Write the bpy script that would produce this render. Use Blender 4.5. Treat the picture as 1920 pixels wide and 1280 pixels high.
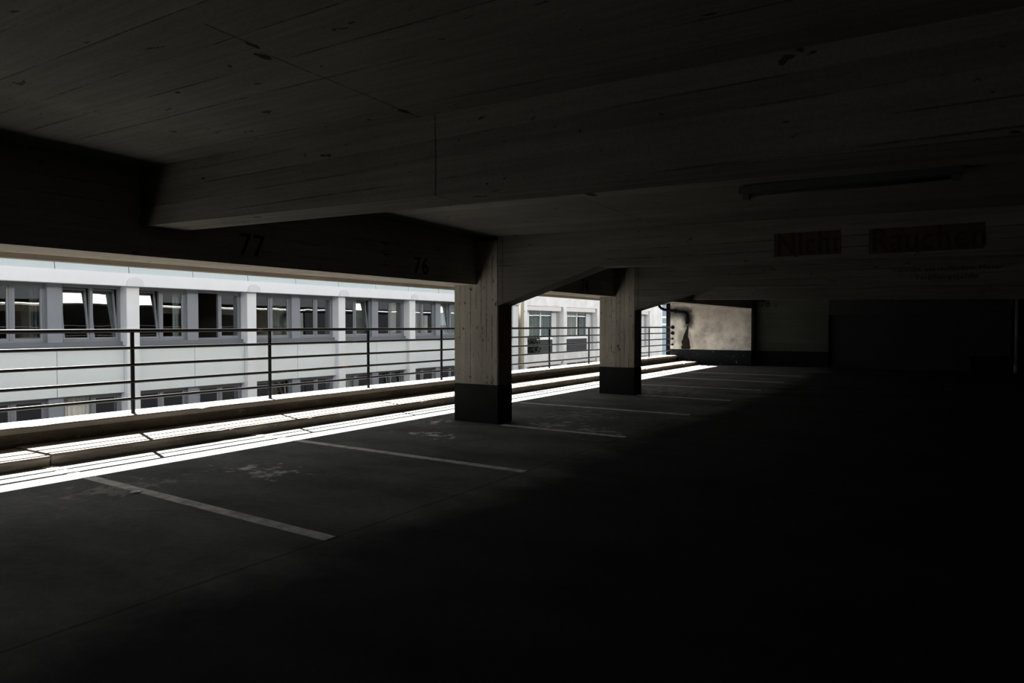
import bpy, bmesh, math, random
from mathutils import Vector, Matrix, noise
SC = bpy.context.scene
for o in list(bpy.data.objects): bpy.data.objects.remove(o)
COL = SC.collection
# ---------------------------------------------------------------- camera, sky, sun, exposure
cd = bpy.data.cameras.new('camera'); cam = bpy.data.objects.new('camera', cd); COL.objects.link(cam)
cd.sensor_width = 36; cd.lens = 1290/1920*36; cd.clip_end = 300
yaw = math.atan2(819, math.hypot(1290, 30)); pit = math.atan2(30, 1290)
cam.location = (0, 0, 1.6)
cam.rotation_euler = Vector((math.cos(yaw)*math.cos(pit), math.sin(yaw)*math.cos(pit), -math.sin(pit))).to_track_quat('-Z', 'Y').to_euler()
SC.camera = cam
W = bpy.data.worlds.new('sky'); SC.world = W; W.use_nodes = True
W.node_tree.nodes['Background'].inputs[0].default_value = (0.86, 0.93, 1.0, 1)
W.node_tree.nodes['Background'].inputs[1].default_value = 1.55
sd = bpy.data.lights.new('sun', 'SUN'); sd.energy = 86; sd.angle = 0.0045; sd.color = (1.0, 0.97, 0.92)
sun = bpy.data.objects.new('sun', sd); COL.objects.link(sun)
sun.rotation_euler = Vector((-0.34, -1.0, -0.887)).to_track_quat('-Z', 'Y').to_euler()
SC.view_settings.view_transform = 'Standard'; SC.view_settings.look = 'None'
SC.view_settings.gamma = 1; SC.view_settings.exposure = -0.22; SC.view_settings.use_curve_mapping = False

# ---------------------------------------------------------------- materials
class NT:
    def __init__(s, name, rough=.85, spec=.3, metal=0):
        s.m = bpy.data.materials.new(name); s.m.use_nodes = True; s.t = s.m.node_tree
        s.b = s.t.nodes['Principled BSDF']; s.b.inputs['Roughness'].default_value = rough
        s.b.inputs['Specular IOR Level'].default_value = spec; s.b.inputs['Metallic'].default_value = metal
        g = s.t.nodes.new('ShaderNodeNewGeometry'); s.P = g.outputs['Position']
        q = s.t.nodes.new('ShaderNodeSeparateXYZ'); s.t.links.new(s.P, q.inputs[0]); s.X, s.Y, s.Z = q.outputs
    def put(s, sock, v):
        if hasattr(v, 'is_output'): s.t.links.new(v, sock)
        else: sock.default_value = v
    def M(s, op, a, b=0., c=None, clamp=False):
        n = s.t.nodes.new('ShaderNodeMath'); n.operation = op; n.use_clamp = clamp
        s.put(n.inputs[0], a); s.put(n.inputs[1], b)
        if c is not None: s.put(n.inputs[2], c)
        return n.outputs[0]
    def vec(s, x, y, z):
        n = s.t.nodes.new('ShaderNodeCombineXYZ')
        for i, v in enumerate((x, y, z)): s.put(n.inputs[i], v)
        return n.outputs[0]
    def noise(s, scale, stretch=(1, 1, 1), detail=4, rough=.6, off=(0, 0, 0)):
        mp = s.t.nodes.new('ShaderNodeMapping'); s.t.links.new(s.P, mp.inputs[0])
        mp.inputs['Scale'].default_value = stretch; mp.inputs['Location'].default_value = off
        n = s.t.nodes.new('ShaderNodeTexNoise'); s.t.links.new(mp.outputs[0], n.inputs['Vector'])
        n.inputs['Scale'].default_value = scale; n.inputs['Detail'].default_value = detail; n.inputs['Roughness'].default_value = rough
        return n.outputs[0]
    def step(s, v, a, b):       # smooth 0..1 from a to b
        n = s.t.nodes.new('ShaderNodeMapRange'); n.interpolation_type = 'SMOOTHSTEP'
        s.put(n.inputs[0], v); s.put(n.inputs[1], a); s.put(n.inputs[2], b)
        return n.outputs[0]
    def mix(s, f, a, b):
        n = s.t.nodes.new('ShaderNodeMix'); n.data_type = 'RGBA'
        s.put(n.inputs[0], f)
        for i, v in ((6, a), (7, b)): s.put(n.inputs[i], v if hasattr(v, 'is_output') else (*v, 1))
        return n.outputs[2]
    def scale(s, col, f):
        n = s.t.nodes.new('ShaderNodeVectorMath'); n.operation = 'SCALE'
        if hasattr(col, 'is_output'): s.t.links.new(col, n.inputs[0])
        else: n.inputs[0].default_value = col
        s.put(n.inputs['Scale'], f); return n.outputs[0]
    def white(s, v):
        n = s.t.nodes.new('ShaderNodeTexWhiteNoise'); n.noise_dimensions = '1D'; s.put(n.inputs['W'], v); return n.outputs[0]
    def out(s, col, bump=None, strength=.3, dist=.01):
        s.put(s.b.inputs['Base Color'], col if hasattr(col, 'is_output') else (*col, 1))
        if bump is not None:
            n = s.t.nodes.new('ShaderNodeBump'); n.inputs['Strength'].default_value = strength; n.inputs['Distance'].default_value = dist
            s.t.links.new(bump, n.inputs['Height']); s.t.links.new(n.outputs[0], s.b.inputs['Normal'])
        return s.m
def plain(name, col, rough=.7, spec=.3, metal=0, var=.12, sc=3):
    n = NT(name, rough, spec, metal); v = n.noise(sc)
    f = n.M('MULTIPLY_ADD', v, 2*var, 1-var)
    return n.out(n.scale(col, f), v, .1, .004)
def board(name, coord, width, base, along, seam=.75, joints=(), seed=0, pits=True, pit=.675, spots=()):
    n = NT(name, .93, .08)
    c = {'X': n.X, 'Y': n.Y, 'Z': n.Z}
    v = c[coord[0]]
    for k in coord[1:]: v = n.M('ADD', v, c[k])
    st = {'X': (.12, 1, 1), 'Y': (1, .12, 1), 'Z': (1, 1, .12)}[along]
    wob = n.noise(3, st, 2)
    v = n.M('ADD', v, n.M('MULTIPLY_ADD', wob, .02, seed*.37))
    q = n.M('DIVIDE', v, width)
    fr = n.M('FRACT', q); idx = n.M('FLOOR', q)
    d = n.M('MULTIPLY', n.M('MINIMUM', fr, n.M('SUBTRACT', 1., fr)), width)
    rag = n.noise(38, detail=3, rough=.7)
    sm = n.M('SUBTRACT', 1., n.step(d, .0005, n.M('MULTIPLY_ADD', rag, .022, -.002)))
    brk = n.step(n.noise(1.6, {'X': (.5, 3, 3), 'Y': (3, .5, 3), 'Z': (3, 3, .5)}[along], 5, .7, (seed, 3, 1)), .46, .58)
    brd = n.step(n.white(n.M('ADD', idx, 7.3+seed)), .0, .45)
    sm = n.M('MULTIPLY', sm, n.M('MULTIPLY', brk, n.M('MULTIPLY_ADD', brd, .65, .35)))
    tone = n.M('MULTIPLY_ADD', n.white(n.M('ADD', idx, 1.7+seed)), .22, .89)
    grain = n.noise(26, {'X': (.04, 1, 1), 'Y': (1, .04, 1), 'Z': (1, 1, .04)}[along], 4)
    big = n.noise(.9, off=(seed, 0, 0)); fine = n.noise(60, detail=2)
    f = n.M('MULTIPLY', tone, n.M('MULTIPLY_ADD', grain, .7, .65))
    f = n.M('MULTIPLY', f, n.M('MULTIPLY_ADD', big, .6, .7))
    f = n.M('MULTIPLY', f, n.M('MULTIPLY_ADD', fine, .5, .75))
    dark = n.M('MULTIPLY', sm, seam)
    if pits:
        pt = n.step(n.noise(15 if along == 'Z' else 11, {'X': (.35, 1, 1), 'Y': (1, .35, 1), 'Z': (1, 1, .45)}[along], 4, .8, (4+seed, 2, 9)), pit, pit+.05)
        dark = n.M('MAXIMUM', dark, n.M('MULTIPLY', pt, .8))
        p2 = n.step(n.noise(6.5, {'X': (.5, 1, 1), 'Y': (1, .5, 1), 'Z': (1, 1, .6)}[along], 3, .75, (8+seed, 5, 1)), .675, .71)
        dark = n.M('MAXIMUM', dark, n.M('MULTIPLY', p2, .75))
    for (sx, sy, rx, ry) in spots:              # open pockets in the concrete
        ex = n.M('DIVIDE', n.M('SUBTRACT', n.X, sx), rx); ey = n.M('DIVIDE', n.M('SUBTRACT', n.Y, sy), ry)
        rr = n.M('ADD', n.M('SQRT', n.M('ADD', n.M('MULTIPLY', ex, ex), n.M('MULTIPLY', ey, ey))), n.M('MULTIPLY', n.M('SUBTRACT', rag, .5), 1.6))
        dark = n.M('MAXIMUM', dark, n.M('MULTIPLY', n.M('SUBTRACT', 1., n.step(rr, .8, 1.15)), .9))
    for (ax, p0, a, b, a2, b2) in joints:       # construction joint at ax = p0 limited to X in a..b, and another axis range
        w = n.M('ABSOLUTE', n.M('SUBTRACT', n.M('MULTIPLY_ADD', n.noise(2.5), .03, c[ax]), p0+.015))
        j = n.M('SUBTRACT', 1., n.step(w, .001, n.M('MULTIPLY_ADD', rag, .024, -.002)))
        j = n.M('MULTIPLY', j, n.M('MULTIPLY', n.M('GREATER_THAN', n.X, a), n.M('LESS_THAN', n.X, b)))
        j = n.M('MULTIPLY', j, n.step(n.noise(1.5, off=(1, 5, 2)), .3, .42))
        dark = n.M('MAXIMUM', dark, n.M('MULTIPLY', j, .65))
    f = n.M('MULTIPLY', f, n.M('SUBTRACT', 1., dark))
    h = n.M('ADD', n.M('MULTIPLY', dark, -1.), n.M('MULTIPLY', grain, .25))
    return n.out(n.scale(base, f), h, .6, .006)
CON = (.235, .215, .185)
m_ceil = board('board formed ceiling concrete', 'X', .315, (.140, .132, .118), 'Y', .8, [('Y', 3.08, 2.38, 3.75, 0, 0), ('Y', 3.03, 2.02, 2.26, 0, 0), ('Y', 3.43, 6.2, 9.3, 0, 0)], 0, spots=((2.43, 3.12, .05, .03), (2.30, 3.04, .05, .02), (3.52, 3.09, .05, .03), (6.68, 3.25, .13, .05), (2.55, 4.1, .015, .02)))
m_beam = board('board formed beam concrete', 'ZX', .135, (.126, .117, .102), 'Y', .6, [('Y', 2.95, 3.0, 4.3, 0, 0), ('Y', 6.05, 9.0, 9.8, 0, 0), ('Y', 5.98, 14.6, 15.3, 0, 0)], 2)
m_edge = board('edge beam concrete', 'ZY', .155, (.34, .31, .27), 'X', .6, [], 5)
m_soff = board('cantilever soffit concrete', 'Y', .17, (.24, .21, .175), 'X', .8, [], 3)
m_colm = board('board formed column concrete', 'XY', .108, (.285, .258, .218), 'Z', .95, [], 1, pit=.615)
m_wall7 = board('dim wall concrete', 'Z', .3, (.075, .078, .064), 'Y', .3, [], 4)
def mk_black(name, col, chips):
    n = NT(name, .85, .08); v = n.noise(4)
    ch = n.step(n.noise(5.5, (1, 1, 1.6), 6, .75, (3, 1, 2)), chips, chips+.03)
    low = n.M('SUBTRACT', 1., n.step(n.Z, .05, .42))
    ch = n.M('MULTIPLY', ch, n.M('MULTIPLY_ADD', low, .5, .5))
    return n.out(n.mix(ch, n.scale(col, n.M('MULTIPLY_ADD', v, .8, .6)), (.42, .40, .37)), ch, .3, .004)
m_black = mk_black('black bitumen paint', (.018, .018, .018), .70)
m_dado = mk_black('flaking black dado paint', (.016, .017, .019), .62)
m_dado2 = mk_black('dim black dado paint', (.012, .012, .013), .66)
def mk_floor():
    n = NT('worn asphalt floor', .92, .08)
    a = n.noise(1.1, (1, .6, 1), 6); b = n.noise(14, detail=3); g = n.noise(90, detail=2)
    f = n.M('MULTIPLY', n.M('MULTIPLY_ADD', a, 2.2, -.1), n.M('MULTIPLY', n.M('MULTIPLY_ADD', b, .6, .7), n.M('MULTIPLY_ADD', g, .8, .6)))
    lane_shade = n.step(n.M('ADD', n.Y, n.M('MULTIPLY', a, .8)), 3.7, 4.4)  # darkens the floor inward of the bays, dim interior painted into the colour
    col = n.scale((.124, .128, .124), n.M('MULTIPLY', f, n.M('MULTIPLY_ADD', lane_shade, .78, .22)))
    j = n.M('SUBTRACT', 1., n.step(n.M('ABSOLUTE', n.M('SUBTRACT', n.Y, n.M('MULTIPLY_ADD', n.noise(1.2), .06, 3.87))), .006, .022))
    col = n.mix(n.M('MULTIPLY', j, .45), col, (.012, .012, .012))
    # dried lime patches and light scuffs
    pn = n.noise(5, (1, 1, 1), 8, .72); tot = None
    for (x, y, rx, ry, s) in ((4.9, 6.38, .35, .65, .62), (7.85, 6.38, .28, .62, .72), (9.0, 7.2, .35, .35, .6), (9.7, 5.4, .5, .7, .4), (9.5, 4.6, .35, .7, .35), (3.6, 6.9, .8, .5, .22), (11.0, 5.6, 1.2, .8, .2), (16, 5.8, 2, 1.2, .22)):
        dx = n.M('DIVIDE', n.M('SUBTRACT', n.X, x), rx); dy = n.M('DIVIDE', n.M('SUBTRACT', n.Y, y), ry)
        r = n.M('SQRT', n.M('ADD', n.M('MULTIPLY', dx, dx), n.M('MULTIPLY', dy, dy)))
        k = n.M('MULTIPLY', n.step(n.M('SUBTRACT', pn, n.M('MULTIPLY', r, .16)), .40, .52), s)
        tot = k if tot is None else n.M('MAXIMUM', tot, k)
    col = n.mix(tot, col, (.85, .84, .80))
    return n.out(col, g, .35, .004)
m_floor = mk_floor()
def mk_line():
    n = NT('worn white road paint', .9, .1); w = n.step(n.noise(7, detail=6, rough=.75), .30, .62)
    return n.out(n.mix(w, (.36, .36, .35), (.74, .74, .71)), w, .2, .002)
m_line = mk_line()
def mk_kerb(name, a, b, c):
    n = NT(name, .9, .2)
    v = n.noise(2.2, (.35, 1, 2.2), 7, .7); w = n.noise(12, (.5, 1, 1), 5, .7)
    col = n.mix(n.step(v, .35, .68), a, b); col = n.mix(n.step(w, .58, .74), col, c)
    return n.out(col, w, .7, .012)
m_kerb = mk_kerb('weathered kerb concrete', (.085, .07, .055), (.20, .17, .14), (.32, .29, .25))
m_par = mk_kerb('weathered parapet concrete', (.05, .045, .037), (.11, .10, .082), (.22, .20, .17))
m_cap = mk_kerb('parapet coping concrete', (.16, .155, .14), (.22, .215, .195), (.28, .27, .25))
m_walk = plain('walkway screed', (.17, .165, .155), .9, .2, 0, .25, 4)
def mk_rail():
    n = NT('dark paint with rust', .32, .12)
    r = n.step(n.noise(2.6, (1, 1, 1), 4, .6), .64, .70)
    return n.out(n.mix(r, (.008, .008, .008), (.07, .03, .018)), r, .1, .002)
m_rail = mk_rail()
def mk_stained():
    n = NT('stained light plaster wall', .9, .2)
    big = n.noise(1.1, detail=9, rough=.74); med = n.noise(4, detail=8, rough=.78)
    col = n.mix(n.step(big, .30, .62), (.40, .36, .32), (.86, .81, .74))
    col = n.scale(col, n.M('MULTIPLY_ADD', med, .8, .62))
    # brown water wash falling to the right of the pipe
    dy = n.M('SUBTRACT', 9.0, n.Y)
    wash = n.M('MULTIPLY', n.step(n.M('ADD', n.M('MULTIPLY', n.Z, 1.), n.M('MULTIPLY', med, .9)), 1.45, 2.5), n.step(dy, -.1, .5))
    col = n.mix(n.M('MULTIPLY', wash, .55), col, (.36, .31, .26))
    # soot around the pipe: distance to its two legs, broken by noise
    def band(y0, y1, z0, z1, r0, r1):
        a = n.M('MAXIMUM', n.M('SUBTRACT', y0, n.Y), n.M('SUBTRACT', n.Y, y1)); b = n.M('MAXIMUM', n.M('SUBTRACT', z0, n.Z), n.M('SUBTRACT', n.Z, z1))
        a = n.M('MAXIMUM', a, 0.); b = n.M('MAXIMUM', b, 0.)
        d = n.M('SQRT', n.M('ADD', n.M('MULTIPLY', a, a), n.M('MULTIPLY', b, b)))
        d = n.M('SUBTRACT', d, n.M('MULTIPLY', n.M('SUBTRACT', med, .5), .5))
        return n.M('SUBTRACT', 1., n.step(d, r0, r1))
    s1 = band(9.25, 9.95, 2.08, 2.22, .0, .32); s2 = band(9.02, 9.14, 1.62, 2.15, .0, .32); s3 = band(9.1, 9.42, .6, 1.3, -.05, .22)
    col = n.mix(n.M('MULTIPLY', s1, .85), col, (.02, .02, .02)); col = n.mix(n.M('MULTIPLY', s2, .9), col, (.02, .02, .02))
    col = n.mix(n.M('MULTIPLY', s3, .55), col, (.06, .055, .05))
    return n.out(col, med, .35, .01)
m_stain = mk_stained()
m_patch = plain('exposed dark render', (.022, .019, .014), .95, .1, 0, .4, 9)
m_pipe = plain('black drain pipe', (.006, .006, .006), .7, .1)
m_inf = plain('dark grey roller door', (.035, .035, .037), .8, .2, 0, .3, 2)
m_pole = plain('galvanised pole', (.20, .20, .20), .5, .4, .3)
m_num = plain('black stencil paint', (.008, .008, .008), .8, .15)
m_red = plain('faded dark red paint', (.028, .018, .012), .85, .15, 0, .5, 6)
m_redtile = plain('faded red letter ground', (.055, .032, .02), .85, .15, 0, .4, 6)
m_fix = plain('dark lamp housing', (.05, .05, .05), .5, .4)
m_tube = plain('unlit fluorescent tube', (.05, .05, .05), .6, .2)
m_dark = plain('dark interior plaster', (.03, .03, .03), .9, .05)
m_side = plain('dark side wall concrete', (.045, .045, .046), .9, .05)
m_paper = plain('crumpled white paper', (.9, .9, .88), .9, .1)
# facade
m_cop = plain('pale blue grey coping sheet', (.43, .475, .495), .6, .2, 0, .06, .8)
m_corn = plain('white painted cornice', (.67, .675, .70), .7, .3, 0, .05, 1.5)
m_pil = plain('white painted pilaster', (.63, .635, .655), .7, .3, 0, .05, 1.5)
m_head = plain('greyer painted head', (.57, .575, .60), .75, .3, 0, .06, 3)
m_pan = plain('pale grey facade panel', (.60, .64, .645), .6, .35, 0, .04, 1)
m_pier = plain('blue grey pier', (.205, .22, .25), .6, .35, 0, .06, 2)
m_frame = plain('grey window frame', (.17, .18, .20), .5, .4, 0, .05, 2)
m_sash = plain('grey window sash', (.20, .21, .23), .5, .4, 0, .05, 2)
m_sill = plain('grey metal sill', (.125, .135, .155), .5, .4, 0, .08, 2)
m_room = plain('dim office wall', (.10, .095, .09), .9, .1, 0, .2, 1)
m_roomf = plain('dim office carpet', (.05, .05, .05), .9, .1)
m_wood = plain('brown cupboard', (.16, .11, .08), .6, .3)
m_light = plain('light office divider', (.72, .72, .68), .8, .2)
def mk_cloth(name, col):
    n = NT(name, .95, .1)
    w = n.M('SINE', n.M('MULTIPLY', n.X, 70.)); f = n.M('MULTIPLY_ADD', w, .12, .88)
    return n.out(n.scale(col, f))
m_curt = mk_cloth('grey green curtain', (.48, .52, .50)); m_curtw = mk_cloth('cream curtain', (.90, .87, .80)); m_curtd = mk_cloth('dark curtain', (.16, .17, .165))
m_blind = plain('pale blind slats', (.5, .5, .47), .6, .3)
def mk_glass(name, tint=(.84, .87, .87), f0=.10):
    m = bpy.data.materials.new(name); m.use_nodes = True; t = m.node_tree; t.nodes.clear()
    o = t.nodes.new('ShaderNodeOutputMaterial'); mx = t.nodes.new('ShaderNodeMixShader'); tr = t.nodes.new('ShaderNodeBsdfTransparent'); gl = t.nodes.new('ShaderNodeBsdfGlossy')
    fr = t.nodes.new('ShaderNodeMath'); fr.operation = 'POWER'; fr.inputs[1].default_value = 4.0; lw = t.nodes.new('ShaderNodeLayerWeight'); lw.inputs[0].default_value = .5; t.links.new(lw.outputs['Facing'], fr.inputs[0])
    ma = t.nodes.new('ShaderNodeMath'); ma.operation = 'MULTIPLY_ADD'; ma.inputs[1].default_value = .8; ma.inputs[2].default_value = f0; ma.use_clamp = True
    tr.inputs[0].default_value = (*tint, 1); gl.inputs['Color'].default_value = (.95, .98, 1, 1); gl.inputs['Roughness'].default_value = .005
    nz = t.nodes.new('ShaderNodeTexNoise'); nz.inputs['Scale'].default_value = 1.2; nz.inputs['Detail'].default_value = 1
    bp = t.nodes.new('ShaderNodeBump'); bp.inputs['Strength'].default_value = .10; bp.inputs['Distance'].default_value = .012
    g = t.nodes.new('ShaderNodeNewGeometry'); t.links.new(g.outputs['Position'], nz.inputs['Vector'])
    t.links.new(nz.outputs[0], bp.inputs['Height']); t.links.new(bp.outputs[0], gl.inputs['Normal'])
    t.links.new(fr.outputs[0], ma.inputs[0]); t.links.new(ma.outputs[0], mx.inputs[0]); t.links.new(tr.outputs[0], mx.inputs[1]); t.links.new(gl.outputs[0], mx.inputs[2]); t.links.new(mx.outputs[0], o.inputs[0])
    return m
m_glass = mk_glass('window glass')
m_glassd = mk_glass('darker tower glass', (.35, .42, .45), .03)
def mk_marble():
    n = NT('pale stone cladding', .5, .35)
    v = n.noise(1.4, detail=5); c = n.mix(n.step(v, .35, .65), (.70, .68, .67), (.82, .81, .80))
    jx = n.M('FRACT', n.M('DIVIDE', n.X, 1.27)); j = n.M('MULTIPLY', n.M('SUBTRACT', 1., n.step(n.M('MINIMUM', jx, n.M('SUBTRACT', 1., jx)), .003, .014)), .35)
    return n.out(n.mix(j, c, (.3, .3, .3)))
m_stone = mk_marble()
m_box = plain('pinkish shutter box cladding', (.72, .67, .64), .6, .3, 0, .05, 2)
m_grey = plain('grey reveal panel', (.38, .38, .38), .7, .3, 0, .06, 2)
m_whitef = plain('white aluminium frame', (.86, .86, .84), .5, .35, 0, .04, 2)
m_down = plain('brown downpipe', (.33, .29, .22), .5, .35, 0, .12, 2)
m_green = plain('dark ivy leaves', (.012, .022, .014), .5, .4, 0, .5, 12)
def mk_rib():
    n = NT('ribbed dark grey infill', .6, .3); w = n.step(n.M('SINE', n.M('MULTIPLY', n.X, 48.)), -.6, .8)
    return n.out(n.scale((.045, .045, .048), n.M('MULTIPLY_ADD', w, .6, .5)), w, .4, .02)
m_rib = mk_rib()
m_street = plain('street asphalt', (.12, .12, .12), .9, .2, 0, .2, .5)
m_upper = plain('grey upper deck cladding', (.020, .021, .022), .9, .05, 0, .15, .6)
m_blk = plain('near black painted shade', (.006, .006, .007), .9, .03)  # near black colour stands in for shaded fronts mirrored in the panes
m_upw = plain('white upper fascia', (.45, .45, .44), .8, .3, 0, .08, .6)

# ---------------------------------------------------------------- mesh helpers
class MB:
    def __init__(s): s.v = []; s.f = []
    def poly(s, pts, faces):
        k = len(s.v); s.v += [tuple(p) for p in pts]; s.f += [tuple(i+k for i in f) for f in faces]; return s
    def box(s, x0, x1, y0, y1, z0, z1, tr=None):
        p = [(x, y, z) for x in (x0, x1) for y in (y0, y1) for z in (z0, z1)]
        if tr: p = [tr(Vector(q)) for q in p]
        return s.poly(p, [(0, 1, 3, 2), (4, 6, 7, 5), (0, 4, 5, 1), (2, 3, 7, 6), (0, 2, 6, 4), (1, 5, 7, 3)])
    def hexa(s, p):   # eight points in box order
        return s.poly(p, [(0, 1, 3, 2), (4, 6, 7, 5), (0, 4, 5, 1), (2, 3, 7, 6), (0, 2, 6, 4), (1, 5, 7, 3)])
    def prism(s, prof, ax, a, b):    # profile in the other two axes, extruded along ax
        def mk(t, q):
            return {'X': (t, q[0], q[1]), 'Y': (q[0], t, q[1]), 'Z': (q[0], q[1], t)}[ax]
        n = len(prof); return s.poly([mk(a, q) for q in prof]+[mk(b, q) for q in prof], [tuple(range(n)), tuple(range(2*n-1, n-1, -1))]+[(i, i+n, (i+1) % n+n, (i+1) % n) for i in range(n)])
    def tube(s, pts, r, n=12):
        pts = [Vector(p) for p in pts]; rs = r if isinstance(r, (list, tuple)) else [r]*len(pts)
        T = (pts[1]-pts[0]).normalized(); up = Vector((0, 0, 1)) if abs(T.z) < .9 else Vector((1, 0, 0)); A = T.cross(up).normalized()
        k = len(s.v); L = len(pts)
        for i, p in enumerate(pts):
            T = (pts[min(i+1, L-1)]-pts[max(i-1, 0)]).normalized(); A = (A-T*A.dot(T)).normalized(); B = T.cross(A)
            for j in range(n):
                a = 2*math.pi*j/n; s.v.append(tuple(p+(A*math.cos(a)+B*math.sin(a))*rs[i]))
        for i in range(L-1):
            for j in range(n): s.f.append((k+i*n+j, k+i*n+(j+1) % n, k+(i+1)*n+(j+1) % n, k+(i+1)*n+j))
        s.f.append(tuple(k+j for j in range(n-1, -1, -1))); s.f.append(tuple(k+(L-1)*n+j for j in range(n))); return s
    def build(s, name, mat, parent=None, bevel=0, smooth=False):
        me = bpy.data.meshes.new(name); me.from_pydata(s.v, [], s.f)
        bm = bmesh.new(); bm.from_mesh(me); bmesh.ops.recalc_face_normals(bm, faces=bm.faces)
        if bevel: bmesh.ops.bevel(bm, geom=list(bm.edges), offset=bevel, segments=2, affect='EDGES', clamp_overlap=True)
        bm.to_mesh(me); bm.free(); me.materials.append(mat)
        if smooth:
            for p in me.polygons: p.use_smooth = True
        o = bpy.data.objects.new(name, me); COL.objects.link(o)
        if parent: o.parent = parent; o.location = -Vector(parent.location) if parent.parent is None else Vector((0, 0, 0))
        return o
def tag(o, label=None, cat=None, group=None, kind=None):
    if label: o['label'] = label
    if cat: o['category'] = cat
    if group: o['group'] = group
    if kind: o['kind'] = kind
    return o
def thing(name, loc, label, cat, group=None):
    e = bpy.data.objects.new(name, None); COL.objects.link(e); e.location = loc; e.empty_display_size = .2
    return tag(e, label, cat, group)
def struct(name, mb, mat, label=None, cat=None):
    return tag(mb.build(name, mat), label, cat, kind='structure')
def text(name, body, mat, size, loc, rot, parent, sx=1., label=None):
    cu = bpy.data.curves.new(name, 'FONT'); cu.body = body; cu.size = size; cu.extrude = .0015; cu.space_character = 1.08
    t = bpy.data.objects.new('tmp_text', cu); COL.objects.link(t); bpy.context.view_layer.update()
    me = bpy.data.meshes.new_from_object(t.evaluated_get(bpy.context.evaluated_depsgraph_get()))
    bpy.data.objects.remove(t); me.name = name; me.materials.clear(); me.materials.append(mat)
    M = Matrix.Translation(loc) @ rot.to_matrix().to_4x4() @ Matrix.Diagonal((sx, 1, 1, 1)); me.transform(M)
    o = bpy.data.objects.new(name, me); COL.objects.link(o); o.parent = parent; o.location = -Vector(parent.location)
    if label: o['label'] = label
    return o
from mathutils import Euler
ROT_Y = Euler((math.pi/2, 0, 0)); ROT_X = Euler((math.pi/2, 0, -math.pi/2))
R = random.Random(4)

# ---------------------------------------------------------------- garage shell
XN, XE = -9.0, 27.9          # near end behind the camera, far end wall
YI, YO = 6.56, 10.46         # inner face of edge beam, outer rim of the cantilever
YB = -13.0
def zc(x, y): return 3.10-.010*(x-3.7)-.02*(6.56-y)
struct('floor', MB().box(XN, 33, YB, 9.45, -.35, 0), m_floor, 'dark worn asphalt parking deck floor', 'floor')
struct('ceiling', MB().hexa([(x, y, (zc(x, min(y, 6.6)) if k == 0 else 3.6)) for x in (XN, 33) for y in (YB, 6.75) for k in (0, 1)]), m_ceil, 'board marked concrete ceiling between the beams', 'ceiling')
struct('wall_back', MB().box(XN-.3, XN, YB, 6.9, -.35, 3.6), m_dark)
struct('wall_right', MB().box(XN-.3, 33.3, YB-.3, YB, -.35, 3.6), m_dark)
# end wall with stain, faces the camera
tag(struct('wall_end', MB().box(XE, XE+.45, 6.56, 9.85, .615, 2.6), m_stain), 'sunlit looking plaster end wall with soot stain beside the opening', 'wall')
w_dado = tag(struct('baseboard_end', MB().box(XE-.006, XE+.45, 6.55, 9.86, -.1, .615), m_dado), 'black painted flaking dado under the stained end wall', 'dado')
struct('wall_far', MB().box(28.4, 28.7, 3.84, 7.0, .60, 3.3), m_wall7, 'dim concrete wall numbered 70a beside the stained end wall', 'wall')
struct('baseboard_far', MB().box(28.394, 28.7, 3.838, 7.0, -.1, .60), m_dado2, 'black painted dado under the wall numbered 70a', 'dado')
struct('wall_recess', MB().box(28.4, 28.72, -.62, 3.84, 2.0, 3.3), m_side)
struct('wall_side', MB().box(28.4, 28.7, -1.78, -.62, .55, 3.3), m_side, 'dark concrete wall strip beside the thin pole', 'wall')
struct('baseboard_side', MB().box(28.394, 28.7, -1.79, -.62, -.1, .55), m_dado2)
dr = MB().box(28.62, 28.68, -.62, 3.84, 0, 2.0)
for i in range(20): dr.box(28.60, 28.625, -.62, 3.84, .02+i*.1, .085+i*.1)
struct('door_1', dr, m_inf, 'dark closed roller door in the recess at the far wall', 'door')
struct('wall_deep', MB().box(31, 31.3, YB, -1.0, -.1, 3.6).box(28.7, 31.3, 3.9, 7.0, -.1, 3.6), m_dark)
# painted numerals on the walls
wt = bpy.data.objects['wall_far']
text('painted_number', '70', m_num, .36, (28.392, 6.32, 2.33), ROT_X, wt, .95, 'black stencilled 70 with small a')
text('painted_number', 'a', m_num, .24, (28.392, 5.80, 2.33), ROT_X, wt, 1.0)
text('painted_number', '3a', m_num, .22, (28.392, -1.10, 2.05), ROT_X, bpy.data.objects['wall_side'], 1.0)

# cantilevered walkway slab above (soffit) and edge beams
eb = thing('edge_beam', (9.25, 6.8, 2.27), 'long dark concrete edge beam numbered 77, 76 and 74 above the railing opening', 'beam')
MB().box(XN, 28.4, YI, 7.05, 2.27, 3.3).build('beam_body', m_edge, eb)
text('painted_number', '77', m_num, .345, (4.76, YI-.006, 2.375), ROT_Y, eb, .95, 'black stencilled number 77')
text('painted_number', '76', m_num, .345, (7.67, YI-.006, 2.36), ROT_Y, eb, .95, 'black stencilled number 76')
text('painted_number', '75', m_num, .345, (10.5, YI-.006, 2.36), ROT_Y, eb, .95, 'black stencilled number 75')
text('painted_number', '74', m_num, .345, (13.05, YI-.006, 2.34), ROT_Y, eb, .95, 'black stencilled number 74')
text('painted_number', '73', m_num, .345, (16.1, YI-.006, 2.34), ROT_Y, eb, .95)
cs = thing('cantilever_slab', (9.25, 8.7, 2.48), 'brown board marked concrete soffit running outside the edge beam', 'slab')
MB().box(XN, 28.6, 7.05, YO, 2.55, 2.72).box(XN, 28.6, 10.3, YO, 2.48, 2.72).build('soffit', m_soff, cs)
struct('trim_1', MB().box(XN, 75, 10.44, 10.49, 2.53, 2.575), m_upw)
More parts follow.
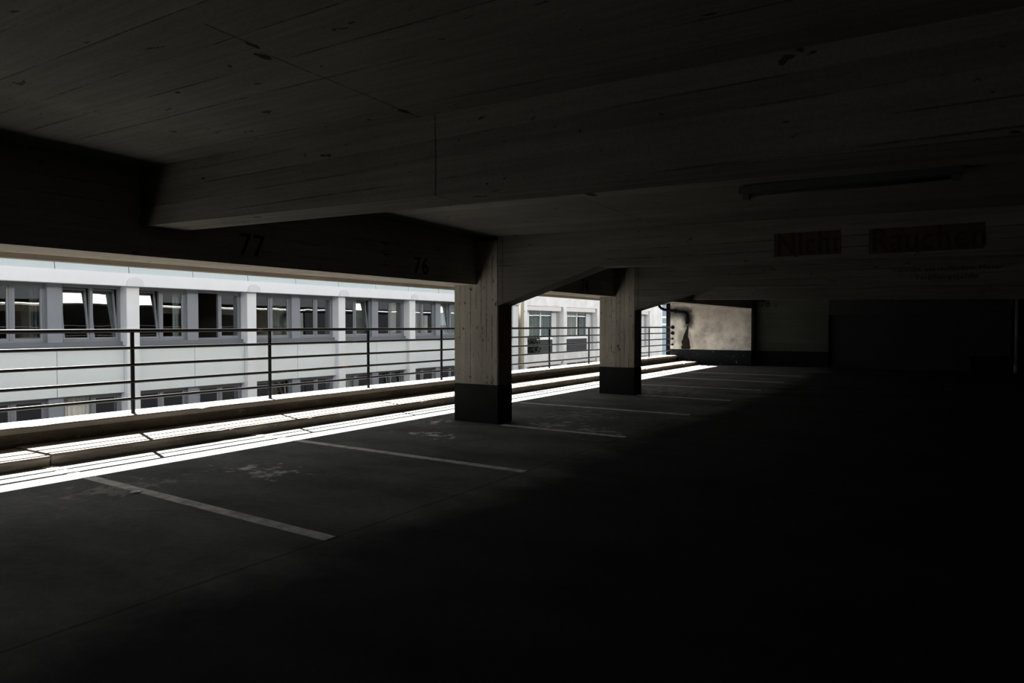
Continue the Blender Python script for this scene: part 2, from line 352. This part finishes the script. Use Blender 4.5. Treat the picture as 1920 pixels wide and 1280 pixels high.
struct('wall_upper', MB().box(XN, 75, 10.05, 10.36, 2.72, 3.76).box(XN-.3, 40, YB-.3, 10.05, 3.6, 3.76), m_upper)
struct('wall_upper_inner', MB().box(XN, 75, 6.5, 6.8, 3.76, 5.9).box(XN-.3, 40, 6.5, 10.2, 5.9, 6.1), m_dark)
struct('trim_2', MB().box(XN, 75, 10.2, 10.46, 5.9, 7.4), m_upw)
ur = MB()
for z in (4.93, 4.69, 4.45, 4.21, 3.97): ur.tube([(XN, 10.1, z), (40, 10.1, z)], .022, 8)
for q in range(21): ur.box(XN+.9+q*2.34-.02, XN+.9+q*2.34+.02, 10.09, 10.12, 3.76, 4.92)
struct('trim_3', ur, m_rail)
struct('wall_reflection_block', MB().box(28.65, 75, 9.9, 10.30, -8, 2.70), m_blk)  # unseen wall, added to keep bright sky out of the window reflections

# transverse beams and columns
BT = .40
def beam(x, label, col=False, texts=None):
    t = thing('concrete_beam', (x+BT/2, 3, 2.5), label, 'beam', 'cross beams under the ceiling')
    mb = MB()
    def sec(y, zb):
        return [(x, y, zb), (x, y, 3.3), (x+BT, y, zb), (x+BT, y, 3.3)]
    ys = [YB, 4.38, 7.0] if col else [YB, YI+.02]
    zs = [zc(x, YB)-.53, 0, 0] if col else [zc(x, YB)-.53, zc(x, YI)-.55]
    if col:
        zb = zc(x, 4.38)-.53; p = sec(YB, zs[0]); q = sec(4.38, zb); r = sec(6.14, 1.92)
        pts = p+q+r
        mb.poly(pts, [(0, 1, 3, 2), (0, 4, 5, 1), (2, 3, 7, 6), (0, 2, 6, 4), (1, 5, 7, 3), (4, 8, 9, 5), (6, 7, 11, 10), (4, 6, 10, 8), (5, 9, 11, 7), (8, 10, 11, 9)])
    else:
        mb.poly(sec(ys[0], zs[0])+sec(ys[1], zs[1]), [(0, 1, 3, 2), (4, 6, 7, 5), (0, 4, 5, 1), (2, 3, 7, 6), (0, 2, 6, 4), (1, 5, 7, 3)])
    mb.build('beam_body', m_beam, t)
    return t
b1 = beam(3.68, 'nearest concrete cross beam, its end resting on the edge beam left of number 77')
b2 = beam(9.25, 'haunched concrete cross beam running off the nearer column, faded red Nicht Rauchen lettering on it', True)
b3 = beam(14.8, 'haunched concrete cross beam running off the farther column, with small black Vorsicht warning lettering', True)
b4 = beam(20.3, 'farthest concrete cross beam, without a column, low in front of the far wall')
for args in (('Nicht', 1.88, 2.475, .73), ('Rauchen', .80, 2.455, 1.10)):
    body, y0, z0, wd = args
    o = text('painted_warning', body, m_red, .40, (9.238, y0, z0+.02), ROT_X, b2, 1., 'dark red %s lettering' % body)
    xs = [v.co.y for v in o.data.vertices]; w = max(xs)-min(xs); k = wd/w
    for v in o.data.vertices: v.co.y = y0-(y0-v.co.y)*k
    MB().box(9.243, 9.25, y0-wd-.02, y0+.02, z0, z0+.29).build('lettering_ground', m_redtile, b2)
for body, y0, z0, wd in (('Vorsicht bei laufendem Motor', .92, 2.60, 1.72), ('Vergiftungsgefahr', .54, 2.45, .98)):
    o = text('painted_warning', body, m_num, .115, (14.79, y0, z0), ROT_X, b3, 1., 'small black lettering reading %s' % body)
    xs = [v.co.y for v in o.data.vertices]; k = wd/(max(xs)-min(xs))
    for v in o.data.vertices: v.co.y = y0-(y0-v.co.y)*k
def column(x, y0, label):
    t = thing('concrete_column', (x+.21, y0+.42, 0), label, 'column', 'columns along the open edge')
    MB().box(x-.004, x+.425, y0, y0+.88, .63, 2.98 if x < 12 else 2.93).build('shaft', m_colm, t, .012)
    MB().box(x-.006, x+.428, y0-.002, y0+.882, 0, .632).build('painted_base', m_black, t, .010)['label'] = 'black painted foot of the column'
    return t
column(9.25, 6.14, 'nearer board marked concrete column with black foot, under the Nicht Rauchen beam')
column(14.8, 6.07, 'farther concrete column with black chipped foot, next after the nearer column')

# ---------------------------------------------------------------- kerb, walkway, parapet (long slabs with worn edges)
def worn(prof, x0, x1, amp, step=.12, seed=0, edge=()):
    mb = MB(); n = len(prof); N = max(2, int((x1-x0)/step)); 
    for i in range(N+1):
        x = x0+(x1-x0)*i/N
        for k, (y, z) in enumerate(prof):
            dy = dz = 0
            if k in edge:
                q = noise.noise(Vector((x*2.3, k*5.1+seed, 1.7)))*.6+noise.noise(Vector((x*9, k*3+seed, 4)))*.4
                c = max(0, noise.noise(Vector((x*3.1+seed, k, 9)))-.38)*2.2
                dy = amp*q+c*.03; dz = -abs(amp*.5*q)-c*.025
            mb.v.append((x, y+dy, z+dz))
    for i in range(N):
        for k in range(n): mb.f.append((i*n+k, i*n+(k+1) % n, (i+1)*n+(k+1) % n, (i+1)*n+k))
    mb.f.append(tuple(range(n-1, -1, -1))); mb.f.append(tuple(N*n+k for k in range(n)))
    return mb
def kerbprof(h): return [(8.63, -.05), (8.63, h*.45), (8.605, h-.02), (8.62, h), (9.3, h), (9.50, h), (9.50, -.05)]
k1 = worn(kerbprof(.118), XN, 3.765, .012, seed=3, edge=(2, 3)).build('concrete_kerb', m_kerb)
tag(k1, 'sunlit concrete kerb slab left of the broken joint, nearest the camera', 'kerb', 'kerb slabs under the parapet')
k2 = worn(kerbprof(.136), 3.785, 27.9, .012, seed=1, edge=(2, 3)).build('concrete_kerb', m_kerb)
tag(k2, 'long sunlit concrete kerb slab running from the broken joint to the end wall', 'kerb', 'kerb slabs under the parapet')
pt = thing('parapet', (9, 9.8, 0), 'low concrete parapet with sunlit coping that carries the railing', 'parapet')
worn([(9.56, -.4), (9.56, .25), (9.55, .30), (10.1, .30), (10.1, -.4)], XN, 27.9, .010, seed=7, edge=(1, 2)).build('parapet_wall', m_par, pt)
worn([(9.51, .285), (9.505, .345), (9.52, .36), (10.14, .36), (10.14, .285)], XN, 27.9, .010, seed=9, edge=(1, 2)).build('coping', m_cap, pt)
MB().box(XN, 27.9, 9.45, 10.46, -.35, -.05).box(XN, 27.9, 10.2, 10.4, -1.15, -.35).build('slab_rim', m_par, pt)

# ---------------------------------------------------------------- railing
rl = thing('metal_railing', (9, 9.74, .36), 'dark five bar steel railing standing on the parapet along the open edge', 'railing')
for k, z in enumerate((1.525, 1.285, 1.045, .805, .565)):
    r = .028 if k == 0 else .022
    x1 = 27.88
    pts = []; N = 60
    for i in range(N+1):
        x = XN+.3+(x1-XN-.3)*i/N; pts.append((x, 9.74, z+.006*noise.noise(Vector((x*.4, k*2, 0)))))
    MB().tube(pts, r, 10).build('rail', m_rail, rl, smooth=True)
    if True: MB().tube([(27.84, 9.74, z), (27.9, 9.74, z)], [.075, .075] if k < 2 else [.045, .045], 14).build('wall_flange', m_rail, rl)
for x in (-8.7, -6.37, -4.03, -1.7, .64, 2.99, 5.33, 7.66, 10.01, 12.35, 14.85, 17.36, 19.95, 22.57, 25.21):
    MB().box(x-.022, x+.022, 9.725, 9.755, .361, 1.51).box(x-.03, x+.03, 9.71, 9.77, .361, .369).build('post', m_rail, rl)

# ---------------------------------------------------------------- drain pipe and damaged plaster on the end wall
dp = thing('drain_pipe', (27.8, 9.5, 2.2), 'short black drain pipe bending down the stained end wall', 'pipe')
def smooth_path(pts, n=6):
    P = [Vector(p) for p in pts]; out = []
    for i in range(len(P)-1):
        a = P[max(i-1, 0)]; b = P[i]; c = P[i+1]; d = P[min(i+2, len(P)-1)]
        for j in range(n):
            t = j/n; out.append(.5*((2*b)+(c-a)*t+(2*a-5*b+4*c-d)*t*t+(3*b-a-3*c+d)*t**3))
    out.append(P[-1]); return out
MB().tube(smooth_path([(27.8, 10.36, 2.56), (27.8, 10.27, 2.38), (27.8, 10.12, 2.28), (27.8, 9.85, 2.23), (27.8, 9.55, 2.19), (27.8, 9.27, 2.15), (27.8, 9.14, 2.09), (27.8, 9.10, 1.95), (27.8, 9.10, 1.70)]), .055, 14).build('pipe_run', m_pipe, dp, smooth=True)
MB().tube([(27.8, 9.10, 1.92), (27.8, 9.10, 1.66)], [.078, .07], 14).build('pipe_socket', m_pipe, dp)
MB().box(27.74, 27.91, 9.60, 9.64, 2.12, 2.28).build('pipe_clamp', m_pipe, dp)
R.seed(5)
prof = []
for z, yl, yr in ((1.60, 9.115, 9.085), (1.45, 9.15, 9.09), (1.30, 9.22, 9.08), (1.15, 9.28, 9.10), (1.05, 9.30, 9.06), (.92, 9.36, 9.02), (.80, 9.35, 9.03), (.70, 9.39, 8.97), (.625, 9.34, 9.02)):
    prof.append((z, yl, yr))
ptl = [(yl, z) for z, yl, yr in prof]+[(yr, z) for z, yl, yr in reversed(prof)]
MB().prism([(y+R.uniform(-.015, .015), z) for y, z in ptl], 'X', XE-.008, XE+.01).build('exposed_patch', m_patch, bpy.data.objects['wall_end'])['label'] = 'dark ragged patch where plaster has fallen off'

# ---------------------------------------------------------------- parking lines
ends = [(3.60, 'first white parking line from the camera, the widest one in view'), (6.41, 'second white parking line, ending left of the nearer column'),
        (9.18, 'faint worn parking line starting at the foot of the nearer column'), (12.08, 'white parking line between the two columns'),
        (14.85, 'faint parking line starting at the foot of the farther column'), (17.6, 'first thin parking line beyond the farther column'), (20.4, 'second thin parking line beyond the farther column'), (23.2, 'farthest thin parking line before the end wall')]
for i, (x, lab) in enumerate(ends):
    mb = MB(); w = .115
    y1 = 8.6 if i not in (2, 4) else 6.05
    N = 40; x2 = x+.13 if i == 0 else x+.06
    for s in (-1, 1):
        for k in range(N+1):
            t = k/N; y = 3.9+(y1-3.9)*t; xx = x+(x2-x)*t+s*w*.5+.006*noise.noise(Vector((y*5, x, s)))
            mb.v.append((xx, y, .0035)); 
    for k in range(N): mb.f.append((k, k+1, N+1+k+1, N+1+k))
    mb2 = MB(); mb2.v = mb.v+[(a, b, .0005) for a, b, c in mb.v]; o2 = 2*(N+1)
    mb2.f = mb.f+[(k, k+1, o2+k+1, o2+k) for k in range(N)]+[(N+1+k, N+2+k, o2+N+2+k, o2+N+1+k) for k in range(N)]+[(0, N+1, o2+N+1, o2), (N, 2*N+1, o2+2*N+1, o2+N)]
    tag(mb2.build('parking_line', m_line), lab, 'parking line', 'parking bay lines')
# litter
pp = MB(); pv = [(3.57, 6.53), (3.61, 6.51), (3.665, 6.55), (3.655, 6.60), (3.60, 6.61), (3.56, 6.58)]
pp.prism([(x, y) for x, y in pv], 'Z', .004, .010)
pp.poly([(3.57, 6.53, .010), (3.61, 6.51, .012), (3.61, 6.58, .022), (3.56, 6.58, .014)], [(0, 1, 2, 3)])
tag(pp.build('paper_scrap', m_paper), 'small white paper scrap lying at the near edge of the first parking line', 'litter')
# fluorescent batten under the ceiling
fl = thing('ceiling_lamp', (6.95, .85, 2.9), 'dark unlit fluorescent batten under the ceiling between the first two cross beams', 'lamp')
zz = zc(7, .9)
MB().box(6.88, 7.02, -.1, 1.75, zz-.075, zz+.005).build('housing', m_fix, fl, .01)
MB().tube([(6.95, 0, zz-.10), (6.95, 1.65, zz-.10)], .016).build('tube', m_tube, fl, smooth=True)
for y in (-.04, 1.69): MB().box(6.92, 6.98, y-.03, y+.03, zz-.13, zz-.07).build('tube_holder', m_fix, fl)
# thin pole at the right
pl = thing('metal_pole', (28.2, -1.9, 0), 'thin pale metal pole from floor to ceiling at the far right', 'pole')
MB().tube([(28.2, -1.9, .30), (28.2, -1.9, 2.67)], .055, 16).build('shaft', m_pole, pl, smooth=True)
MB().tube([(28.2, -1.9, 0), (28.2, -1.9, .30)], .075, 16).build('foot_sleeve', m_pole, pl, smooth=True)
MB().tube([(28.2, -1.9, 1.16), (28.2, -1.9, 1.26)], .068, 16).build('collar', m_pole, pl, smooth=True)

# ---------------------------------------------------------------- office building across the street
FY = 21.30
A = thing('office_building', (16, 23, -8), 'white and grey office building with pilasters and paired windows left of the nearer column', 'building')
pils = [(-5.4, -5.0), (-1.15, -.75), (3.1, 3.5), (7.3, 7.7), (11.5, 11.9), (15.8, 16.19), (20.19, 20.57), (24.62, 25.04), (29.1, 29.5), (33.67, 34.26)]
XA0, XA1 = -5.4, 34.26
MB().box(XA0, XA1, FY-.12, FY+.9, 2.80, 3.19).build('cornice', m_corn, A, .01)
cj = [XA0]+[-3.3, -1.0, 1.1, 3.2, 5.3, 7.4, 9.5, 11.58, 13.7, 15.83, 17.98, 20.17, 22.38, 24.54, 26.81, 29.1, 31.5]+[XA1]
for a, b in zip(cj[:-1], cj[1:]):
    MB().prism([(FY-.02, 3.19), (FY+.10, 3.85), (FY+.6, 3.85), (FY+.6, 3.19)], 'X', a+.012, b-.012).build('coping_sheet', m_cop, A)
MB().box(XA0, XA1, FY+.6, FY+8, 3.2, 3.4).build('roof_slab', m_upper, A)
def row(zt, zs, zp0, zp1, upper):
    """zt window head, zs sill top, panel from zp0 to zp1"""
    for i, (a, b) in enumerate(pils[:-1]):
        l = b; r = pils[i+1][0]; pc = (l+r)/2+(.0); yw = FY+.36
        for (x0, x1) in ((l, pc), (pc, r)):
            MB().box(x0+.006, x1-.006, FY+.17, FY+.30, zp0, zp1).build('spandrel_panel', m_pan, A, .006)
        MB().box(l, r, FY+.30, FY+.34, zp0-.02, zp1+.02).build('panel_backing', m_frame, A)
        MB().box(l, r, FY+.10, FY+.42, zs-.10, zs-.02).box(l, r, FY+.24, FY+.42, zs-.02, zs+.10).build('window_sill', m_sill, A)
        MB().box(pc-.195, pc+.195, FY+.25, FY+.5, zs, zt+.05).build('pier', m_pier, A, .006)
        MB().box(l, r, FY+.30, FY+.5, zt, zt+.08).build('lintel', m_sill, A)
        for w, (x0, x1) in enumerate(((l, pc-.195), (pc+.195, r))):
            win(x0, x1, yw, zs+.10, zt, states.get((i, w, upper), 'cc'), A)
def win(x0, x1, y, z0, z1, st, par):
    f = MB(); m = (x0+x1)/2; t = .07
    f.box(x0, x0+t, y, y+.1, z0, z1).box(x1-t, x1, y, y+.1, z0, z1).box(x0+t, x1-t, y, y+.1, z1-t, z1).box(x0+t, x1-t, y, y+.1, z0, z0+t).box(m-.045, m+.045, y, y+.1, z0+t, z1-t)
    fo = f.build('window', m_frame, par, .004)
    for k, (a, b) in enumerate(((x0+t, m-.045), (m+.045, x1-t))):
        s = .055; zb, zt2 = z0+t, z1-t; hy = y+.07
        if st[k] == 't':
            an = math.radians(8); tr = lambda p, hy=hy, zb=zb, an=an: Vector((p.x, hy+(p.y-hy)*math.cos(an)+(p.z-zb)*math.sin(an), zb+(p.z-zb)*math.cos(an)-(p.y-hy)*math.sin(an)))
        elif st[k] == 'o':
            an = math.radians(80); tr = lambda p, a=a, hy=hy, an=an: Vector((a+(p.x-a)*math.cos(an)-(p.y-hy)*math.sin(an), hy+(p.x-a)*math.sin(an)+(p.y-hy)*math.cos(an), p.z))
        else: tr = None
        d0, d1 = y+.02, y+.075
        sm = MB().box(a, a+s, d0, d1, zb, zt2, tr).box(b-s, b, d0, d1, zb, zt2, tr).box(a+s, b-s, d0, d1, zt2-s, zt2, tr).box(a+s, b-s, d0, d1, zb, zb+s, tr)
        so = sm.build('sash', m_sash, fo)
        go = MB().box(a+s-.005, b-s+.005, y+.045, y+.049, zb+s-.005, zt2-s+.005, tr).build('pane', m_glass, fo)
        if st[k] != 'c':
            hb = MB().box(b-s*.65, b-s*.35, d1-.002, d1+.03, (zb+zt2)/2-.07, (zb+zt2)/2+.05, tr).build('handle', m_fix, fo)
# bay index 3: X 7.7-11.5 | 4: 11.9-15.8 | 5 | 6 | 7 | 8
states = {(3, 0, True): 'cc', (3, 1, True): 'tt', (4, 0, True): 'tc', (4, 1, True): 'oc', (5, 0, True): 'cc', (5, 1, True): 'cc', (6, 0, True): 'ct', (6, 1, True): 'cc', (7, 0, True): 'cc', (7, 1, True): 'tc',
          (3, 1, False): 'oc', (5, 0, False): 'ct', (6, 1, False): 'tt'}
row(2.78, 1.01, -.46, .91, True)
row(-.46, -2.23, -3.70, -2.33, False)
for (a, b) in pils:
    MB().box(a, b, FY, FY+.6, -8, 2.80).build('pilaster', m_pil, A, .01)
    c = (a+b)/2; hd = [(c-.27, 2.80)]+[(c-.27*math.cos(q), 2.86+.22*math.sin(q)) for q in [math.pi*j/12 for j in range(13)]]+[(c+.27, 2.80)]
    MB().prism(hd, 'Y', FY-.15, FY-.10).build('pilaster_head', m_head, A)
MB().box(XA0, XA1, FY+.34, FY+.6, -8, -3.74).build('lower_wall', m_pan, A)
MB().box(XA0, XA1, FY+.34, FY+8, -.44, -.36).box(XA0, XA1, FY+.5, FY+8, 2.86, 2.95).build('floor_slab', m_roomf, A)
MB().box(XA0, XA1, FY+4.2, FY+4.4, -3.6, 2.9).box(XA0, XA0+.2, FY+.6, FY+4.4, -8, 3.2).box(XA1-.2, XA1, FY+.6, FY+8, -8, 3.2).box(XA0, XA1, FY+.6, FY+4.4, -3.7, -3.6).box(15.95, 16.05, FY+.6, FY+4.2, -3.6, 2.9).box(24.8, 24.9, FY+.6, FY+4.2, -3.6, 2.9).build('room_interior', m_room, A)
# furnishing seen through the panes
def drape(name, x0, x1, y, z0, z1, mat, label, cat='curtain', group=None, waves=None):
    mb = MB(); N = int((x1-x0)/.025)+1
    for t in (0, .006):
        for i in range(N+1):
            x = x0+(x1-x0)*i/N; yy = y+.03*math.sin(i*1.35)+t
            mb.v += [(x, yy, z0), (x, yy, z1)]
    K = 2*(N+1)
    for i in range(N): mb.f += [(2*i, 2*i+2, 2*i+3, 2*i+1), (K+2*i, K+2*i+1, K+2*i+3, K+2*i+2)]
    mb.f += [(0, 1, K+1, K), (2*N, 2*N+1, K+2*N+1, K+2*N)]
    for i in range(N): mb.f += [(2*i, 2*i+2, K+2*i+2, K+2*i), (2*i+1, 2*i+3, K+2*i+3, K+2*i+1)]
    return tag(mb.build(name, mat), label, cat, group, None)
Yc = FY+.62
drape('curtain', 9.10, 9.55, Yc, 1.15, 2.75, m_curtd, 'dark curtain in the upper office window at the left picture edge', group='office curtains')
drape('curtain', 13.35, 13.6, Yc, 1.15, 2.75, m_curt, 'narrow grey curtain in the upper office window, third from the left', group='office curtains')
drape('curtain', 17.3, 18.1, Yc, 1.15, 2.75, m_curtd, 'dark gathered curtain in the fifth upper office window from the left', group='office curtains')
drape('curtain', 18.62, 18.88, Yc, 1.15, 2.1, m_light, 'short cream drape in the sixth upper office window from the left', group='office curtains')
drape('curtain', 24.02, 24.36, Yc, 1.15, 2.75, m_curtw, 'cream curtain in the eighth upper office window from the left', group='office curtains')
drape('curtain', 25.72, 26.13, Yc, 1.15, 2.75, m_curtw, 'cream curtain in the ninth upper office window from the left, left pane', group='office curtains')
drape('curtain', 26.3, 26.7, Yc, 1.15, 2.1, m_curtw, 'half height cream curtain in the ninth upper office window, right pane', group='office curtains')
drape('curtain', 27.2, 29.1, Yc, 1.15, 2.75, m_curt, 'grey green curtain in the office window just left of the nearer column', group='office curtains')
bl = thing('window_blind', (22.15, FY+.75, 2.7), 'pale slatted blind in the seventh upper office window with the tilted right sash', 'blind')
mb = MB()
for k in range(34): mb.box(21.75, 22.55, FY+.74, FY+.77, 2.70-k*.045-.012, 2.70-k*.045+.012)
mb.build('slats', m_blind, bl); MB().box(21.73, 22.57, FY+.72, FY+.79, 2.72, 2.78).build('head_rail', m_blind, bl)
def cupboard(x0, x1, y0, z0, z1, lab, mat=None):
    t = thing('cupboard', ((x0+x1)/2, y0+.25, z0), lab, 'cupboard', 'office cupboards behind the windows')
    MB().box(x0, x1, y0, y0+.5, z0, z1).build('body', mat or m_wood, t)
    c = (x0+x1)/2
    for a, b in ((x0+.01, c-.005), (c+.005, x1-.01)): MB().box(a, b, y0-.02, y0, z0+.05, z1-.02).build('door', mat or m_wood, t)
cupboard(15.2, 16.3, FY+3.6, -.36, 1.9, 'brown office cupboard behind the fully opened fourth upper window')
cupboard(12.4, 13.6, FY+3.6, -.36, 1.7, 'brown office cupboard behind the third upper window')
drape('curtain', 10.0, 10.75, Yc, -2.1, -.5, m_light, 'pale curtain in the lower office window left of the first railing post', group='office curtains')
drape('curtain', 21.0, 21.9, Yc, -2.1, -.5, m_curtw, 'cream curtain in the seventh lower office window', group='office curtains')
drape('curtain', 22.7, 23.2, Yc, -2.1, -.5, m_curtw, 'cream curtain in the eighth lower office window', group='office curtains')
drape('curtain', 25.1, 25.8, Yc, -2.1, -.5, m_curtw, 'cream curtain in the ninth lower office window', group='office curtains')
drape('curtain', 18.2, 18.7, Yc, -2.1, -.5, m_curtd, 'dark curtain in the sixth lower office window', group='office curtains')

# ---------------------------------------------------------------- stone clad building between the columns
B = thing('apartment_building', (46, 23, -8), 'pale stone clad building with recessed windows and shutter boxes, seen between the columns', 'building')
MB().box(34.80, 58.1, FY, FY+.35, 2.80, 3.55).build('stone_band', m_stone, B, .01)
MB().box(34.80, 58.1, FY-.06, FY+.4, 3.55, 3.66).build('coping', m_stone, B, .01)
MB().box(34.80, 58.1, FY, FY+.35, -.95+.33, -.15).build('stone_band', m_stone, B, .01)
MB().box(34.80, 58.1, FY, FY+.35, -8, -2.6).build('stone_band', m_stone, B, .01)
MB().box(34.44, 34.80, FY+.15, FY+.3, -8, 3.6).build('joint_strip', m_grey, B)
bp = [(34.80, 35.24), (39.81, 40.23), (44.93, 45.43), (50.05, 50.5), (55.2, 55.68)]
for a, b in bp: MB().box(a, b, FY-.03, FY+.36, -8, 2.80).build('pilaster', m_stone, B, .008)
MB().box(55.68, 58.1, FY-.02, FY+.36, -8, 2.8).build('end_wall_panel', m_stone, B)
for i in range(4):
    l = bp[i][1]; r = bp[i+1][0]
    for lv, (zt, zb, zl) in enumerate(((2.80, .80, -.15), (-.62, -2.0, -2.6))):
        yw = FY+.36
        MB().box(l, r-.24, FY+.02, yw, zt-.28, zt-.01).build('shutter_box', m_box, B, .006)
        MB().box(r-.25, r, FY+.30, FY+.36, zl, zt).build('reveal', m_grey, B)
        x = l+.30 if True else l
        fw = r-l
        a = l+.05; g0 = l+.95; gm = g0+1.28; g1 = gm+1.42; p1 = g1+.65
        fr = MB().box(g0-.30, g0-.13, yw, yw+.08, zb, zt-.25).box(gm-.05, gm+.06, yw, yw+.08, zb, zt-.25).box(g0-.13, g1, yw, yw+.08, zb, zb+.05).box(a, a+.06, yw, yw+.08, zb, zt-.25).box(p1+.1, p1+.22, yw, yw+.08, zl, zt-.25)
        wo = fr.build('window', m_whitef, B)
        for q0, q1 in ((a+.06, g0-.30), (g0-.13, gm-.05), (gm+.06, g1)): MB().box(q0, q1, yw+.03, yw+.036, zb, zt-.25).build('pane', m_glass, wo)
        MB().box(g1, p1, yw-.01, yw+.06, zl, zt-.25).build('side_panel', m_pil, B)
        MB().box(p1, p1+.1, yw+.03, yw+.06, zl, zt-.25).build('side_gap', m_fix, B)
        MB().box(p1+.22, r, yw, yw+.05, zl, zt-.25).build('side_panel', m_grey, B)
        MB().box(a, g1+.05, yw-.10, yw+.05, zb-.10, zb).build('window_sill', m_whitef, B)
        if lv == 0: MB().box(a, g1, yw-.06, yw+.02, zl, zb-.10).build('ribbed_infill', m_rib, B)
        MB().box(l, r, yw-.02, yw+.1, zl-.25, zl).build('ledge', m_stone, B)
MB().box(34.8, 58.1, FY+3.5, FY+3.7, -8, 3.6).box(34.8, 58.1, FY+.4, FY+3.6, -.7, -.5).box(34.8, 58.1, FY+.4, FY+3.7, 2.9, 3.0).build('room_interior', m_room, B)
MB().box(34.8, 58.1, FY+.35, FY+8, 3.5, 3.6).build('roof_slab', m_upper, B)
for i, (q0, q1, mt, lb) in enumerate(((36.3, 39.5, m_curt, 'grey curtain filling the first window of the stone clad building'), (43.2, 44.6, m_curt, 'grey curtain in the right pane of the second window of the stone clad building'), (41.5, 42.9, m_curtw, 'pale curtain in the left pane of the second window of the stone clad building'))):
    drape('curtain', q0, q1, FY+.55, .82, 2.5, mt, lb, group='curtains in the stone clad building')
dpp = thing('downpipe', (34.62, FY-.02, -8), 'tall brown rainwater downpipe between the white and the stone clad building', 'pipe')
MB().box(34.46, 34.80, FY-.08, FY+.12, -8, 3.6).build('pipe_casing', m_down, dpp, .03)
for z in (2.4, .9, -.8): MB().box(34.44, 34.82, FY-.10, FY+.10, z, z+.06).build('bracket', m_down, dpp)
# ivy in the first spandrel
iv = thing('ivy_plant', (36.1, FY+.2, -.15), 'dark leafy plant on the ledge beside the ribbed infill panel', 'plant')
mb = MB(); R.seed(11)
for k in range(900):
    c = Vector((R.uniform(35.3, 36.95), R.uniform(FY+.05, FY+.33), R.uniform(-.10, .95)))
    c.x += .12*math.sin(c.z*7); s = R.uniform(.04, .08)
    e = Euler((R.uniform(0, 6), R.uniform(0, 6), R.uniform(0, 6))).to_matrix()
    mb.poly([c+e@Vector(q)*s for q in ((-1, 0, 0), (0, -.6, .1), (1, 0, 0), (0, .6, .1))], [(0, 1, 2, 3)])
mb.build('foliage', m_green, iv)
mb = MB()
for k in range(7):
    x = 35.45+k*.22; mb.tube([(x, FY+.25, -.15), (x+.05*math.sin(k), FY+.22, .3), (x+.08*math.cos(k), FY+.2, .85)], .012, 6)
mb.build('stem', m_green, iv)
# glazed stair tower at the far right of the street
T = thing('glazed_tower', (60.5, 23, -8), 'dark glazed stair tower with white frames beyond the stone clad building', 'building')
fr = MB().box(58.1, 58.25, FY, FY+.2, -8, 4.5).box(60.0, 60.35, FY, FY+.2, -8, 4.5).box(62.6, 62.9, FY, FY+.2, -8, 4.5)
for z in (3.45, 2.26, 1.62, -1.2, -2.6): fr.box(58.25, 62.6, FY+.02, FY+.18, z, z+.16)
fr.build('frame', m_whitef, T)
for q0, q1 in ((58.25, 60.0), (60.35, 62.6)): MB().box(q0, q1, FY+.1, FY+.11, -8, 4.5).build('pane', m_glassd, T)
MB().box(58.1, 62.9, FY+3, FY+3.2, -8, 4.5).box(58.1, 62.9, FY+.2, FY+3, 4.4, 4.5).build('rear_wall', m_room, T)
struct('ground', MB().box(-25, 80, 10.2, 40, -8.3, -8), m_street, 'street far below between the buildings', 'ground')
struct('wall_lower', MB().box(XN, 28.6, 10.0, 10.3, -8, -1.2), m_blk)
